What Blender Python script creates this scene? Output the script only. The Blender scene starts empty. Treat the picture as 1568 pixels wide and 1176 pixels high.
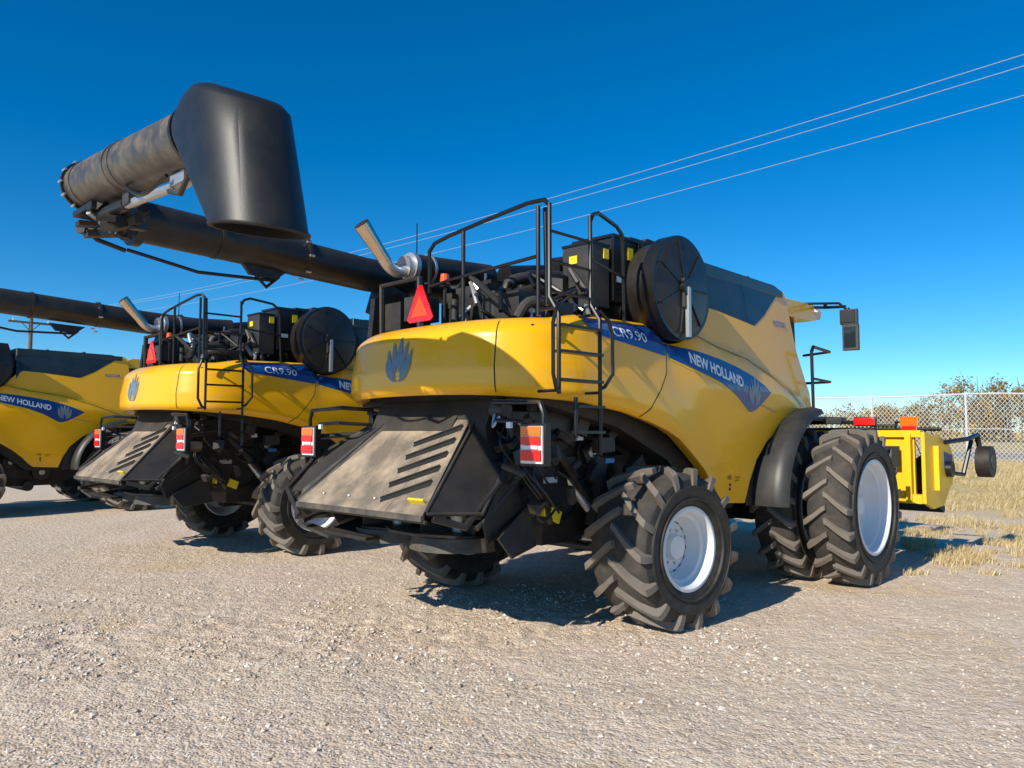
import bpy, bmesh, math, random
from mathutils import Vector, Matrix, Quaternion, noise
random.seed(7)
R_=math.radians
scene=bpy.context.scene
scene.view_settings.view_transform='Standard'
scene.view_settings.look='None'
scene.view_settings.exposure=0
COL=scene.collection
SUN_EL=32.0; SUN_TR=49.5   # elevation, travel azimuth (deg from +X)

# ------------------------------------------------------------------ materials
def new_mat(name):
    m=bpy.data.materials.new(name); m.use_nodes=True
    nt=m.node_tree; b=nt.nodes['Principled BSDF']
    return m,nt,b
def N(nt,t,**k):
    n=nt.nodes.new(t)
    for a,v in k.items(): setattr(n,a,v)
    return n
def paint(name,col,rough=.4,metal=0,dust=.15,dustcol=(.42,.33,.22),scale=3,bump=0,coat=0,dz=None,spec=.5):
    m,nt,b=new_mat(name)
    tc=N(nt,'ShaderNodeTexCoord')
    n1=N(nt,'ShaderNodeTexNoise'); n1.inputs['Scale'].default_value=scale; n1.inputs['Detail'].default_value=6; n1.inputs['Roughness'].default_value=.65
    nt.links.new(tc.outputs['Object'],n1.inputs['Vector'])
    cr=N(nt,'ShaderNodeMapRange'); cr.inputs['From Min'].default_value=.42; cr.inputs['From Max'].default_value=.75
    cr.inputs['To Min'].default_value=dust*.25; cr.inputs['To Max'].default_value=min(1,dust*1.6)
    nt.links.new(n1.outputs['Fac'],cr.inputs['Value'])
    fac=cr.outputs['Result']
    if dz:
        g=N(nt,'ShaderNodeNewGeometry'); sx=N(nt,'ShaderNodeSeparateXYZ'); nt.links.new(g.outputs['Normal'],sx.inputs[0])
        mr=N(nt,'ShaderNodeMapRange'); mr.inputs['From Min'].default_value=.1; mr.inputs['From Max'].default_value=1; mr.inputs['To Min'].default_value=0; mr.inputs['To Max'].default_value=dz
        nt.links.new(sx.outputs['Z'],mr.inputs['Value'])
        ad=N(nt,'ShaderNodeMath',operation='ADD',use_clamp=True); nt.links.new(fac,ad.inputs[0]); nt.links.new(mr.outputs['Result'],ad.inputs[1]); fac=ad.outputs[0]
    mx=N(nt,'ShaderNodeMix',data_type='RGBA'); mx.inputs['A'].default_value=(*col,1); mx.inputs['B'].default_value=(*dustcol,1)
    nt.links.new(fac,mx.inputs['Factor']); nt.links.new(mx.outputs['Result'],b.inputs['Base Color'])
    rr=N(nt,'ShaderNodeMapRange'); rr.inputs['To Min'].default_value=rough; rr.inputs['To Max'].default_value=min(1,rough+.5)
    nt.links.new(fac,rr.inputs['Value']); nt.links.new(rr.outputs['Result'],b.inputs['Roughness'])
    b.inputs['Metallic'].default_value=metal
    b.inputs['Coat Weight'].default_value=coat; b.inputs['Coat Roughness'].default_value=.05
    b.inputs['Specular IOR Level'].default_value=spec
    if bump:
        n2=N(nt,'ShaderNodeTexNoise'); n2.inputs['Scale'].default_value=60; n2.inputs['Detail'].default_value=2
        nt.links.new(tc.outputs['Object'],n2.inputs['Vector'])
        bp=N(nt,'ShaderNodeBump'); bp.inputs['Strength'].default_value=bump; bp.inputs['Distance'].default_value=.01
        nt.links.new(n2.outputs['Fac'],bp.inputs['Height']); nt.links.new(bp.outputs['Normal'],b.inputs['Normal'])
    return m
M={}
M['yel']=paint('yellow_paint',(.96,.475,.0015),.28,dust=.025,coat=.45,scale=2.2,spec=.35)
M['yel2']=paint('header_yellow',(.96,.58,.005),.4,dust=.08)
M['blue']=paint('decal_blue',(.004,.05,.23),.3,dust=.02,coat=.3)
M['blue2']=paint('decal_blue_light',(.02,.17,.48),.35,dust=.03)
M['leafc']=paint('decal_silver_blue',(.16,.22,.27),.35,dust=.05)
M['white']=paint('decal_white',(.80,.82,.83),.4,dust=.03)
M['navy']=paint('tank_navy',(.010,.022,.030),.35,dust=.04,coat=.2)
M['blk']=paint('black_steel',(.008,.008,.009),.42,dust=.04,dz=.04)
M['blkc']=paint('black_clean',(.006,.006,.007),.33,dust=.02)
M['dk']=paint('dark_chassis',(.007,.007,.008),.6,dust=.06,dz=.07)
M['gry']=paint('grey_plastic',(.018,.019,.021),.5,dust=.08,dz=.07)
M['fend']=paint('fender_plastic',(.018,.020,.022),.42,dust=.06)
M['rub']=paint('auger_rubber',(.008,.009,.010),.45,dust=.03,scale=2.5,bump=.04)
M['aug']=paint('auger_tube_dusty',(.04,.036,.032),.38,dust=.25,scale=7,dz=.12)
M['tyre']=paint('tyre_sidewall',(.011,.011,.011),.6,dust=.06,scale=9)
M['tread']=paint('tyre_tread_dusty',(.15,.128,.105),.85,dust=.45,dustcol=(.29,.245,.195),scale=2,bump=.06)
M['groove']=paint('tyre_groove',(.035,.031,.027),.8,dust=.30,dustcol=(.16,.13,.10),scale=6)
M['rim']=paint('rim_white',(.74,.76,.77),.35,dust=.05)
M['hole']=paint('dark_hole',(.008,.008,.008),.8,dust=.03)
M['chr']=paint('exhaust_chrome',(.75,.60,.45),.22,metal=1,dust=.05)
M['alu']=paint('aluminium',(.6,.6,.6),.4,metal=.8,dust=.12)
M['orange']=paint('smv_orange',(.95,.07,.012),.5,dust=.03)
M['red']=paint('lens_red',(.80,.010,.010),.15,dust=.02,coat=.4)
M['amber']=paint('lens_amber',(.95,.17,.01),.15,dust=.02,coat=.4)
M['lwhite']=paint('lens_white',(.78,.78,.78),.2,dust=.02,coat=.4)
M['tray']=paint('tray_dusty',(.09,.075,.06),.75,dust=.66,dustcol=(.50,.38,.26),scale=2.4,dz=.05,bump=.2)
M['tray2']=paint('tray_grey',(.035,.034,.033),.6,dust=.20,scale=5,dz=.05)
M['lab']=paint('label_yellow',(.9,.68,.01),.45,dust=.05)
M['beacon']=paint('beacon_amber',(.9,.12,.01),.2,dust=.02,coat=.5)
def glassm():
    m,nt,b=new_mat('cab_glass'); b.inputs['Base Color'].default_value=(.02,.03,.035,1); b.inputs['Roughness'].default_value=.06; return m
M['glass']=glassm()
M['galv']=paint('galvanised_wire',(.62,.63,.64),.5,metal=.0,dust=.05)
M['wood']=paint('pole_wood',(.12,.09,.065),.85,dust=.2)
M['wire']=paint('power_wire',(.42,.42,.43),.5,dust=0)

# ------------------------------------------------------------------ part builder
def lv(p): return Vector((p[0],-p[1],p[2]))   # (u,v_right,z) -> local
class Part:
    def __init__(s): s.v=[];s.f=[];s.m=[];s.mats=[]
    def mi(s,mat):
        if mat not in s.mats: s.mats.append(mat)
        return s.mats.index(mat)
    def add(s,vs,fs,mat):
        o=len(s.v); k=s.mi(mat); s.v+=[Vector(q) for q in vs]
        for f in fs: s.f.append([o+i for i in f]); s.m.append(k)
    def box(s,c,size,mat,rot=(0,0,0),taper=None):
        a,b,d=[q/2 for q in size]
        E=Matrix.Rotation(rot[2],3,'Z')@Matrix.Rotation(rot[1],3,'Y')@Matrix.Rotation(rot[0],3,'X')
        vs=[]
        for z in (-d,d):
            k=1 if (taper is None or z<0) else taper
            for x,y in ((-a,-b),(a,-b),(a,b),(-a,b)):
                vs.append(lv(c)+E@Vector((x*k,y*k,z)))
        s.add(vs,[(3,2,1,0),(4,5,6,7),(0,1,5,4),(1,2,6,5),(2,3,7,6),(3,0,4,7)],mat)
    def prism(s,pts,v0,v1,mat):
        n=len(pts)
        vs=[lv((p[0],v0,p[1])) for p in pts]+[lv((p[0],v1,p[1])) for p in pts]
        s.add(vs,[tuple(range(n)),tuple(range(2*n-1,n-1,-1))]+[(i,i+n,(i+1)%n+n,(i+1)%n) for i in range(n)],mat)
    def poly(s,pts,thick,mat):
        P=[lv(p) for p in pts]; nrm=(P[1]-P[0]).cross(P[2]-P[0]).normalized()*thick/2
        n=len(P); vs=[p-nrm for p in P]+[p+nrm for p in P]
        s.add(vs,[tuple(range(n-1,-1,-1)),tuple(range(n,2*n))]+[(i,(i+1)%n,(i+1)%n+n,i+n) for i in range(n)],mat)
    def tube(s,pts,r,mat,n=10,caps=True,raw=False,rs=None,smooth=0):
        P=[Vector(p) if raw else lv(p) for p in pts]
        if smooth:
            Q=[]
            for i in range(len(P)-1):
                a=P[max(i-1,0)];b=P[i];c=P[i+1];d=P[min(i+2,len(P)-1)]
                for k in range(smooth):
                    t=k/smooth
                    Q.append(.5*((2*b)+(c-a)*t+(2*a-5*b+4*c-d)*t*t+(3*b-a-3*c+d)*t*t*t))
            Q.append(P[-1]); P=Q
        vs=[];up=None
        for i,p in enumerate(P):
            if i==0: t=P[1]-P[0]
            elif i==len(P)-1: t=P[-1]-P[-2]
            else: t=(P[i+1]-P[i]).normalized()+(P[i]-P[i-1]).normalized()
            t.normalize()
            if up is None:
                up=Vector((0,0,1)) if abs(t.z)<.9 else Vector((1,0,0))
            x=up.cross(t).normalized(); up=t.cross(x).normalized()
            rr=rs[i] if rs else r
            k=1
            if 0<i<len(P)-1:
                cs=max(.5,t.dot((P[i+1]-P[i]).normalized())); k=1/cs
            for j in range(n):
                a=2*math.pi*j/n
                vs.append(p+(x*math.cos(a)+up*math.sin(a))*rr*(k if k<1.3 else 1.3))
        fs=[]
        for i in range(len(P)-1):
            for j in range(n):
                a=i*n+j;b=i*n+(j+1)%n
                fs.append((a,b,b+n,a+n))
        if caps:
            fs.append(tuple(range(n-1,-1,-1))); fs.append(tuple(range((len(P)-1)*n,len(P)*n)))
        s.add(vs,fs,mat)
    def grid(s,fn,nu,nv,mat):
        vs=[fn(i/nu,j/nv) for i in range(nu+1) for j in range(nv+1)]
        fs=[]
        for i in range(nu):
            for j in range(nv):
                a=i*(nv+1)+j; fs.append((a,a+nv+1,a+nv+2,a+1))
        s.add(vs,fs,mat)
    def revolve(s,prof,n,mat,matf=None,flip=1):
        vs=[]
        for i in range(n):
            a=2*math.pi*i/n
            for w,r in prof: vs.append((r*math.cos(a),w*flip,r*math.sin(a)))
        L=len(prof)
        for k in range(L-1):
            fs=[]
            for i in range(n):
                a=i*L+k; b=((i+1)%n)*L+k; fs.append((a,b,b+1,a+1))
            if k==0: o=len(s.v); s.v+=[Vector(q) for q in vs]
            mm=s.mi(matf(prof[k],prof[k+1]) if matf else mat)
            for f in fs: s.f.append([o+i for i in f]); s.m.append(mm)
    def mesh(s,name,smooth=35):
        me=bpy.data.meshes.new(name); me.from_pydata([tuple(v) for v in s.v],[],s.f)
        for m in s.mats: me.materials.append(M[m])
        me.polygons.foreach_set('material_index',s.m)
        bm=bmesh.new(); bm.from_mesh(me); bmesh.ops.recalc_face_normals(bm,faces=bm.faces); bm.to_mesh(me); bm.free()
        if smooth:
            me.polygons.foreach_set('use_smooth',[True]*len(me.polygons))
            me.set_sharp_from_angle(angle=R_(smooth))
        me.update(); return me
def mkobj(name,me,parent=None,loc=(0,0,0),rot=(0,0,0),bevel=0):
    o=bpy.data.objects.new(name,me); COL.objects.link(o); o.location=loc; o.rotation_euler=rot
    if parent: o.parent=parent
    if bevel:
        b=o.modifiers.new('bevel','BEVEL'); b.width=bevel; b.segments=2; b.limit_method='ANGLE'; b.angle_limit=R_(50); b.use_clamp_overlap=True
    return o

def lerp_t(tab,x):
    if x<=tab[0][0]: return tab[0][1]
    for (a,b),(c,d) in zip(tab,tab[1:]):
        if x<=c: return b+(d-b)*(x-a)/(c-a) if c>a else d
    return tab[-1][1]
def sstep(a,b,x):
    t=max(0,min(1,(x-a)/(b-a))); return t*t*(3-2*t)

# ------------------------------------------------------------------ body shell
ctl=[(-2.04,-.35),(-2.05,0),(-2.04,.35),(-1.97,.75),(-1.82,1.1),(-1.56,1.38),(-1.2,1.51),(-.7,1.545),(0,1.56),(1,1.57),(2,1.58),(3,1.57),(3.9,1.54),(4.2,1.53)]
dense=[]
for i in range(1,len(ctl)-2):
    a,b,c,d=[Vector(q) for q in ctl[i-1:i+3]]
    for k in range(24):
        t=k/24
        dense.append(.5*((2*b)+(c-a)*t+(2*a-5*b+4*c-d)*t*t+(3*b-a-3*c+d)*t*t*t))
dense.append(Vector(ctl[-2]))
sl=[0]
for a,b in zip(dense,dense[1:]): sl.append(sl[-1]+(b-a).length)
STOT=sl[-1]
import bisect
def pathp(s):
    q=abs(s); i=max(0,min(len(sl)-2,bisect.bisect_right(sl,q)-1)); t=(q-sl[i])/(sl[i+1]-sl[i])
    p=dense[i].lerp(dense[i+1],t)
    i2=min(i+2,len(dense)-1); i0=max(i-1,0); tg=(dense[i2]-dense[i0]).normalized(); n=Vector((-tg.y,tg.x))
    if s<0: return (p.x,-p.y),(n.x,-n.y),p.x
    return (p.x,p.y),(n.x,n.y),p.x
def s_of_u(u):
    lo,hi=0,STOT
    for _ in range(40):
        m=(lo+hi)/2
        if pathp(m)[2]<u: lo=m
        else: hi=m
    return lo
ZB=[(-2.1,2.25),(-1.67,2.21),(-1.05,2.17),(-.45,2.09),(0,1.99),(.25,1.92),(.48,1.83),(.8,1.63),(1.0,1.50),(1.21,1.32),(1.35,1.17),(1.44,1.10),(1.96,1.07),(2.05,1.32),(2.19,1.57),(2.45,1.8),(2.74,1.94),(3.1,2.05),(3.43,2.10),(3.89,2.15)]
ZT=[(-2.1,2.92),(-1.4,2.94),(-.99,3.0),(0.06,3.02),(.2,2.97),(.32,2.86),(.45,2.83),(.62,2.86),(.8,2.97),(.95,3.15),(1.13,3.33),(1.5,3.31),(2.0,3.26),(2.38,3.22),(2.7,3.38),(3.0,3.58),(3.35,3.80),(3.45,3.80),(3.5,3.75),(3.53,3.4),(3.57,2.97),(3.7,2.6),(3.89,2.2)]
CREASE=[(.5,3.2),(.9,2.95),(1.3,2.86),(2.0,2.76),(2.6,2.58),(3.26,2.34),(3.9,2.1)]
def off(u,z):
    zb=lerp_t(ZB,u); zt=lerp_t(ZT,u); t=(z-zb)/max(.01,zt-zb)
    c=lambda x:max(0,min(1,x))
    tail=-.17*c((t-.75)/.25)**2-.06*c((.13-t)/.13)**2-.05*c((t-.35)/.4)
    cz=lerp_t(CREASE,u)
    front=-max(0,2.4-z)*.09-max(0,z-2.45)*.15-.045*sstep(-.03,.05,z-cz)
    w=sstep(.0,1.1,u)
    return tail*(1-w)+front*w
def surf(s,z,e=0):
    p,n,u=pathp(s); o=off(u,z)+e
    return lv((p[0]+n[0]*o,p[1]+n[1]*o,z))
if pathp(STOT*.7)[1][1]<0:
    _pp=pathp
    def pathp(s):
        p,n,u=_pp(s); return p,(-n[0],-n[1]),u
def smap(u): return s_of_u(u)

def build_shell():
    P=Part()
    cols=[STOT*i/110 for i in range(111)]
    for u in (.06,.2,.32,.8,.95,1.13,1.21,1.35,1.44,1.96,2.05,2.19,3.35,3.45,3.5,3.53,3.57,3.62,3.7,3.8): cols.append(smap(u))
    cols=sorted(cols)
    for sg in (1,-1):
        nr=30; vs=[];C=len(cols)
        for s in cols:
            u=pathp(s)[2]; zb=lerp_t(ZB,u); zt=lerp_t(ZT,u)
            vs.append(surf(sg*s,zb,-.14)+Vector((0,0,.03)))
            vs.append(surf(sg*s,zb,-.02)+Vector((0,0,-.004)))
            for j in range(nr+1):
                vs.append(surf(sg*s,zb+(zt-zb)*j/nr))
            vs.append(surf(sg*s,zt,-.05)+Vector((0,0,.004)))
            vs.append(surf(sg*s,zt,-.07)+Vector((0,0,-.06)))
        L=nr+5; fs=[]
        for i in range(C-1):
            for j in range(L-1):
                a=i*L+j; fs.append((a,a+L,a+L+1,a+1))
        P.add(vs,fs,'yel')
    for sg in (1,-1):
        def fn(a,b):
            u=1.04+a*(3.40-1.04); zb=lerp_t(ZT,u)+.004 if u>1.13 else 3.12+(u-1.04)*2.2
            zt=max(zb,lerp_t([(1.04,3.86),(3.40,3.806)],u)); s=smap(u)*sg
            return surf(s,zb+(zt-zb)*b,.004)
        P.grid(fn,30,8,'navy')
    me=P.mesh('shell',28); 
    return me
def strip(P,top,bot,u0,u1,mat,e=.006,nu=40,nv=5,sg=1):
    def fn(a,b):
        u=u0+(u1-u0)*a; zt=lerp_t(top,u); zb=min(lerp_t(bot,u),zt); return surf(smap(u)*sg,zb+(zt-zb)*b,e)
    P.grid(fn,nu,nv,mat)
def line(P,pts,w,mat,e=.004,seg=10,sg=1,useS=False):
    Q=[]
    for a,b in zip(pts,pts[1:]):
        for k in range(seg):
            t=k/seg; Q.append((a[0]+(b[0]-a[0])*t,a[1]+(b[1]-a[1])*t))
    Q.append(pts[-1]); vs=[]
    for i,q in enumerate(Q):
        a=Q[max(i-1,0)];b=Q[min(i+1,len(Q)-1)]; d=Vector((b[0]-a[0],b[1]-a[1])).normalized(); n=Vector((-d.y,d.x))*w/2
        for k in (-1,1):
            x=q[0]+n.x*k; z=q[1]+n.y*k; s=x if useS else smap(x)
            vs.append(surf(s*sg,z,e))
    P.add(vs,[(2*i,2*i+2,2*i+3,2*i+1) for i in range(len(Q)-1)],mat)
def blade(P,c,h,p0,p1,p2,w,mat,smapf,e,sk=0):
    n=14; vs=[]
    for i in range(n+1):
        t=i/n
        x=(1-t)**2*p0[0]+2*t*(1-t)*p1[0]+t*t*p2[0]; z=(1-t)**2*p0[1]+2*t*(1-t)*p1[1]+t*t*p2[1]
        dx=2*(1-t)*(p1[0]-p0[0])+2*t*(p2[0]-p1[0]); dz=2*(1-t)*(p1[1]-p0[1])+2*t*(p2[1]-p1[1]); l=math.hypot(dx,dz) or 1
        ww=w*math.sin(math.pi*t**.85)**.75 if 0<t<1 else 0
        for k in (-1,1):
            X=x-dz/l*ww/2*k; Z=z+dx/l*ww/2*k
            vs.append(surf(smapf(c[0]+X*h),c[1]+Z*h+sk*X*h,e))
    P.add(vs,[(2*i,2*i+2,2*i+3,2*i+1) for i in range(n)],mat)
def leaf(P,c,h,mat,smapf,e=.009,sk=0):
    blade(P,c,h,(0,-.22),(0,.1),(0,.52),.19,mat,smapf,e,sk)
    for s in (-1,1):
        blade(P,c,h,(s*.05,-.34),(s*.20,.05),(s*.25,.40),.17,mat,smapf,e,sk)
        blade(P,c,h,(s*.06,-.44),(s*.40,-.10),(s*.42,.22),.16,mat,smapf,e,sk)
        blade(P,c,h,(s*.03,-.52),(s*.36,-.44),(s*.46,-.02),.12,mat,smapf,e,sk)
def text_mesh(P,body,x0,z0,size,slope,mat,smapf,e=.010,bold=.0,flip=1,spacing=1.0,width=None):
    cu=bpy.data.curves.new('t','FONT'); cu.body=body; cu.size=size; cu.offset=bold; cu.space_character=spacing
    o=bpy.data.objects.new('t',cu); COL.objects.link(o)
    bpy.context.view_layer.update()
    dg=bpy.context.evaluated_depsgraph_get(); me=bpy.data.meshes.new_from_object(o.evaluated_get(dg))
    xs=[v.co.x for v in me.vertices]; k=1
    if width and xs: k=width/(max(xs)-min(xs))
    vs=[]
    for v in me.vertices:
        x=x0+v.co.x*k*flip; z=z0+v.co.y+slope*(v.co.x*k); vs.append(surf(smapf(x),z,e))
    P.add(vs,[tuple(p.vertices) for p in me.polygons],mat)
    bpy.data.objects.remove(o); bpy.data.meshes.remove(me)
def build_decals():
    P=Part()
    SWT=[(.27,2.84),(.6,2.80),(.95,2.765),(1.3,2.72),(1.68,2.65),(2.0,2.57),(2.25,2.48),(2.46,2.385)]
    SWB=[(.23,2.68),(.6,2.61),(1.23,2.46),(1.6,2.32),(1.94,2.13),(2.1,2.17),(2.3,2.28),(2.46,2.38)]
    for sg in (1,-1):
        strip(P,SWT,SWB,.27,2.46,'blue',sg=sg)
        strip(P,[(-1.0,2.975),(.04,2.985),(.16,2.95),(.30,2.84)],[(-1.0,2.90),(-.93,2.81),(.2,2.68),(.3,2.76)],-1.0,.30,'blue',e=.007,sg=sg)
        for i in range(3):
            line(P,[(-.95+.07*i,2.95-.02*i),(-.80+.05*i,2.90),(-.76+.05*i,2.81+.005*i)],.008,'blue2',e=.010,sg=sg)
            line(P,[(-.02+.06*i,2.92-.03*i),(.10+.03*i,2.86-.02*i),(.18,2.80-.02*i)],.008,'blue2',e=.010,sg=sg)
        line(P,[(.30,2.66),(1.23,2.43),(1.6,2.29),(1.93,2.10)],.014,'lab',e=.005,sg=sg)
        line(P,[(.24,2.72),(.19,2.5),(.04,2.31),(-.12,2.14),(-.25,2.05)],.010,'hole',sg=sg)
        line(P,[(.75,2.99),(.95,2.945),(1.3,2.865),(2.0,2.765),(2.6,2.585),(3.26,2.345),(3.7,2.19)],.010,'hole',sg=sg,e=.006)
        s0=1.13
        line(P,[(s0,2.25),(s0-.01,2.5),(s0,2.9)],.010,'hole',sg=sg,useS=True)
    sm=smap
    text_mesh(P,'NEW HOLLAND',.66,2.645,.165,-.205,'white',sm,bold=.006,width=1.08)
    leaf(P,(2.03,2.40),.33,'leafc',sm,sk=-.1)
    text_mesh(P,'CR9.90',-.66,2.82,.140,-.05,'white',sm,e=.012,bold=.001,width=.54)
    text_mesh(P,'ROTOR',2.95,3.28,.10,.0,'blue2',sm,bold=.002,width=.36)
    text_mesh(P,'NB',1.50,1.36,.07,0,'hole',sm); text_mesh(P,'intelligent\nmachine',1.66,1.37,.035,0,'hole',sm)
    for z in (1.30,1.25): line(P,[(1.56,z),(1.60,z)],.03,'hole',seg=1)
    text_mesh(P,'www.newholland.com',2.2,2.22,.045,-.2,'blue2',sm)
    leaf(P,(.0,2.60),.42,'leafc',lambda x:x,e=.008)
    leaf(P,(2.03,2.42),.32,'leafc',lambda x:-smap(x))
    return P.mesh('decals',0)

# ------------------------------------------------------------------ wheels
def build_wheel(name,R,W,Rr,nl,side,dish,holes):
    P=Part(); hw=W/2; f=side
    flip=-1*f
    mid=(R+Rr)/2
    half=[(0,R-.055),(.5*hw,R-.06),(.80*hw,R-.078),(.92*hw,R-.12),(.98*hw,R-.19),(1.01*hw,mid+.03),(1.0*hw,mid-.06),(.93*hw,Rr+.08),(.86*hw,Rr+.025),(.80*hw,Rr-.0)]
    prof=[(-w,r) for w,r in reversed(half)]+half[1:]
    def mf(a,b): return 'groove' if min(a[1],b[1])>R-.14 else 'tyre'
    P.revolve(prof,80,'tyre',mf,flip)
    for rr in (Rr+.11,mid+.02):
        P.revolve([(hw*.96,rr-.012),(hw*1.0+.010,rr-.006),(hw*1.0+.010,rr+.006),(hw*.96,rr+.012)],80,'tyre',None,flip)
    stations=[]
    for fr in (-.05,.12,.3,.5,.7,.86): stations.append(((fr*hw,R-.068-.02*fr*fr),(fr*hw,R-.015*fr*fr),fr))
    stations+=[((.92*hw,R-.12),(.975*hw,R-.026),.97),((.95*hw,R-.17),(1.0*hw,R-.08),1.02),((.975*hw,R-.21),(1.01*hw,R-.15),1.05),((.99*hw,R-.23),(1.0*hw,R-.215),1.06)]
    pitch=2*math.pi/nl
    for i in range(nl):
        for hs in (1,-1):
            a0=i*pitch+(pitch/2 if hs<0 else 0)
            vs=[];k=len(stations)
            for (bw,br),(tw,tr),fr in stations:
                fq=max(0,fr)
                phi=a0+fq*hw*(.90-.12*fq)/R
                lw=(.028+.008*fq)/R
                for (w,r,m) in ((bw,br,1.35),(tw,tr,1.0)):
                    for q in (-1,1):
                        a=phi+q*lw*m
                        vs.append((r*math.cos(a),w*hs*flip,r*math.sin(a)))
            fs=[]
            for j in range(k-1):
                o=j*4; n=o+4
                fs+=[(o+2,o+3,n+3,n+2),(o,o+2,n+2,n),(o+3,o+1,n+1,n+3)]
            fs+=[(0,1,3,2),((k-1)*4,(k-1)*4+1,(k-1)*4+3,(k-1)*4+2)]
            P.add(vs,fs,'tread')
    o=.80*hw
    rim=[(o+.0,Rr+.03),(o+.035,Rr+.035),(o+.04,Rr+.005),(o+.01,Rr-.025),(o-.06,Rr-.035),(o-.075,Rr-.07),(dish+.05,Rr-.085),(dish,Rr-.12),(dish-.01,.26),(dish+.03,.20),(dish+.03,.13),(dish+.10,.11),(dish+.11,.0)]
    P.revolve(rim,56,'rim',None,flip)
    P.revolve([(-o,Rr+.03),(-o-.03,Rr),(-o+.1,Rr-.06),(dish-.05,Rr-.10),(dish-.05,.05)],40,'rim',None,flip)
    if holes:
        rr=(Rr-.12+.26)/2+.01
        for i in range(holes):
            a=2*math.pi*i/holes; c=Vector((rr*math.cos(a),(dish+.004)*flip,rr*math.sin(a)))
            er=Vector((math.cos(a),0,math.sin(a))); et=Vector((-math.sin(a),0,math.cos(a)))
            vs=[c+er*.022*math.cos(q*math.pi/8)+et*.028*math.sin(q*math.pi/8) for q in range(16)]
            P.add(vs,[tuple(range(16))],'hole')
    for i in range(10):
        a=2*math.pi*i/10; p=Vector((.165*math.cos(a),0,.165*math.sin(a)))
        P.tube([p+Vector((0,(dish+.02)*flip,0)),p+Vector((0,(dish+.055)*flip,0))],.016,'alu',6,raw=True)
    return P.mesh(name,40)

# ------------------------------------------------------------------ combine parts
def build_chassis():
    P=Part()
    P.prism([(-1.55,2.18),(-1.55,2.86),(.9,2.86),(1.1,3.05),(3.4,3.05),(3.75,2.2),(3.4,2.15),(2.6,1.9),(2.0,1.0),(1.35,1.0),(.6,1.6),(-.3,1.95)],-1.28,1.28,'dk')
    P.box((.3,0,1.45),(2.4,1.6,1.3),'dk'); P.box((2.6,0,1.25),(2.2,1.5,1.0),'dk')
    for sg in (-1,1):
        P.box((-.2,sg*.85,1.55),(3.0,.09,.22),'blk'); P.box((.0,sg*.72,1.15),(.35,.14,.8),'blk')
        P.box((-1.15,sg*1.05,1.95),(.9,.07,.28),'blk')
        P.tube([(-1.3,sg*.95,2.15),(-.35,sg*.95,1.25),(.0,sg*.9,.95)],.05,'blk')
        P.tube([(-.6,sg*.8,1.5),(-.15,sg*1.05,.85)],.045,'alu')
        P.box((-.1,sg*1.0,1.15),(.5,.12,.5),'dk',(0,.3,0))
    P.box((.05,0,.80),(.26,2.0,.28),'blk'); P.box((.05,0,1.05),(.4,.6,.3),'blk')
    for sg in (-1,1):
        P.box((.05,sg*1.0,.80),(.34,.2,.44),'blk'); P.tube([(.08,sg*.95,.8),(.08,sg*1.48,.8)],.15,'blk',16)
    P.tube([(-.25,-.95,.82),(-.25,.95,.82)],.035,'alu')
    P.tube([(3.58,-2.0,.97),(3.58,2.0,.97)],.17,'blk',16); P.box((3.5,0,1.0),(.5,1.8,.55),'dk')
    P.prism([(-.9,1.35),(-.9,.95),(.2,.62),(2.2,.62),(2.6,1.2),(.5,1.6)],-.72,.72,'dk')
    P.tube([(.9,-.85,.7),(.9,.85,.7)],.12,'blk',14); P.tube([(1.5,-.85,.62),(1.5,.85,.62)],.12,'blk',14)
    P.prism([(3.8,1.0),(3.8,1.75),(5.7,1.75),(5.7,.85)],-.65,.65,'dk')
    for (u,z,r) in ((.55,1.35,.26),(1.1,1.2,.16),(1.75,.95,.2),(-.3,1.7,.18)):
        for sg in (-1,1):
            P.tube([(u,sg*.82,z),(u,sg*.92,z)],r,'blk',22); P.tube([(u,sg*.90,z),(u,sg*.97,z)],r*.35,'alu',12)
    rnd=random.Random(3)
    for i in range(26):
        sg=rnd.choice((-1,1)); u=rnd.uniform(-1.4,.9); z=rnd.uniform(1.2,2.0)
        P.box((u,sg*rnd.uniform(.86,1.15),z),(rnd.uniform(.08,.3),rnd.uniform(.04,.12),rnd.uniform(.06,.3)),rnd.choice(('blk','dk','gry')),(0,rnd.uniform(-.5,.5),0))
    for i in range(16):
        sg=rnd.choice((-1,1)); a=(rnd.uniform(-1.6,-.4),sg*rnd.uniform(.7,1.2),rnd.uniform(1.5,2.1)); b=(a[0]+rnd.uniform(.3,1.1),a[1]+rnd.uniform(-.1,.1),rnd.uniform(.9,1.7)); c=((a[0]+b[0])/2,a[1]+.06*sg,min(a[2],b[2])-.12)
        P.tube([a,c,b],.014,'blkc',6,smooth=5)
    P.box((-1.02,1.02,1.45),(.2,.01,.06),'alu')
    P.box((-.35,1.22,1.62),(.14,.012,.05),'blue2'); P.box((-.05,1.2,1.35),(.12,.012,.07),'lab')
    return P.mesh('chassis')
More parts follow.
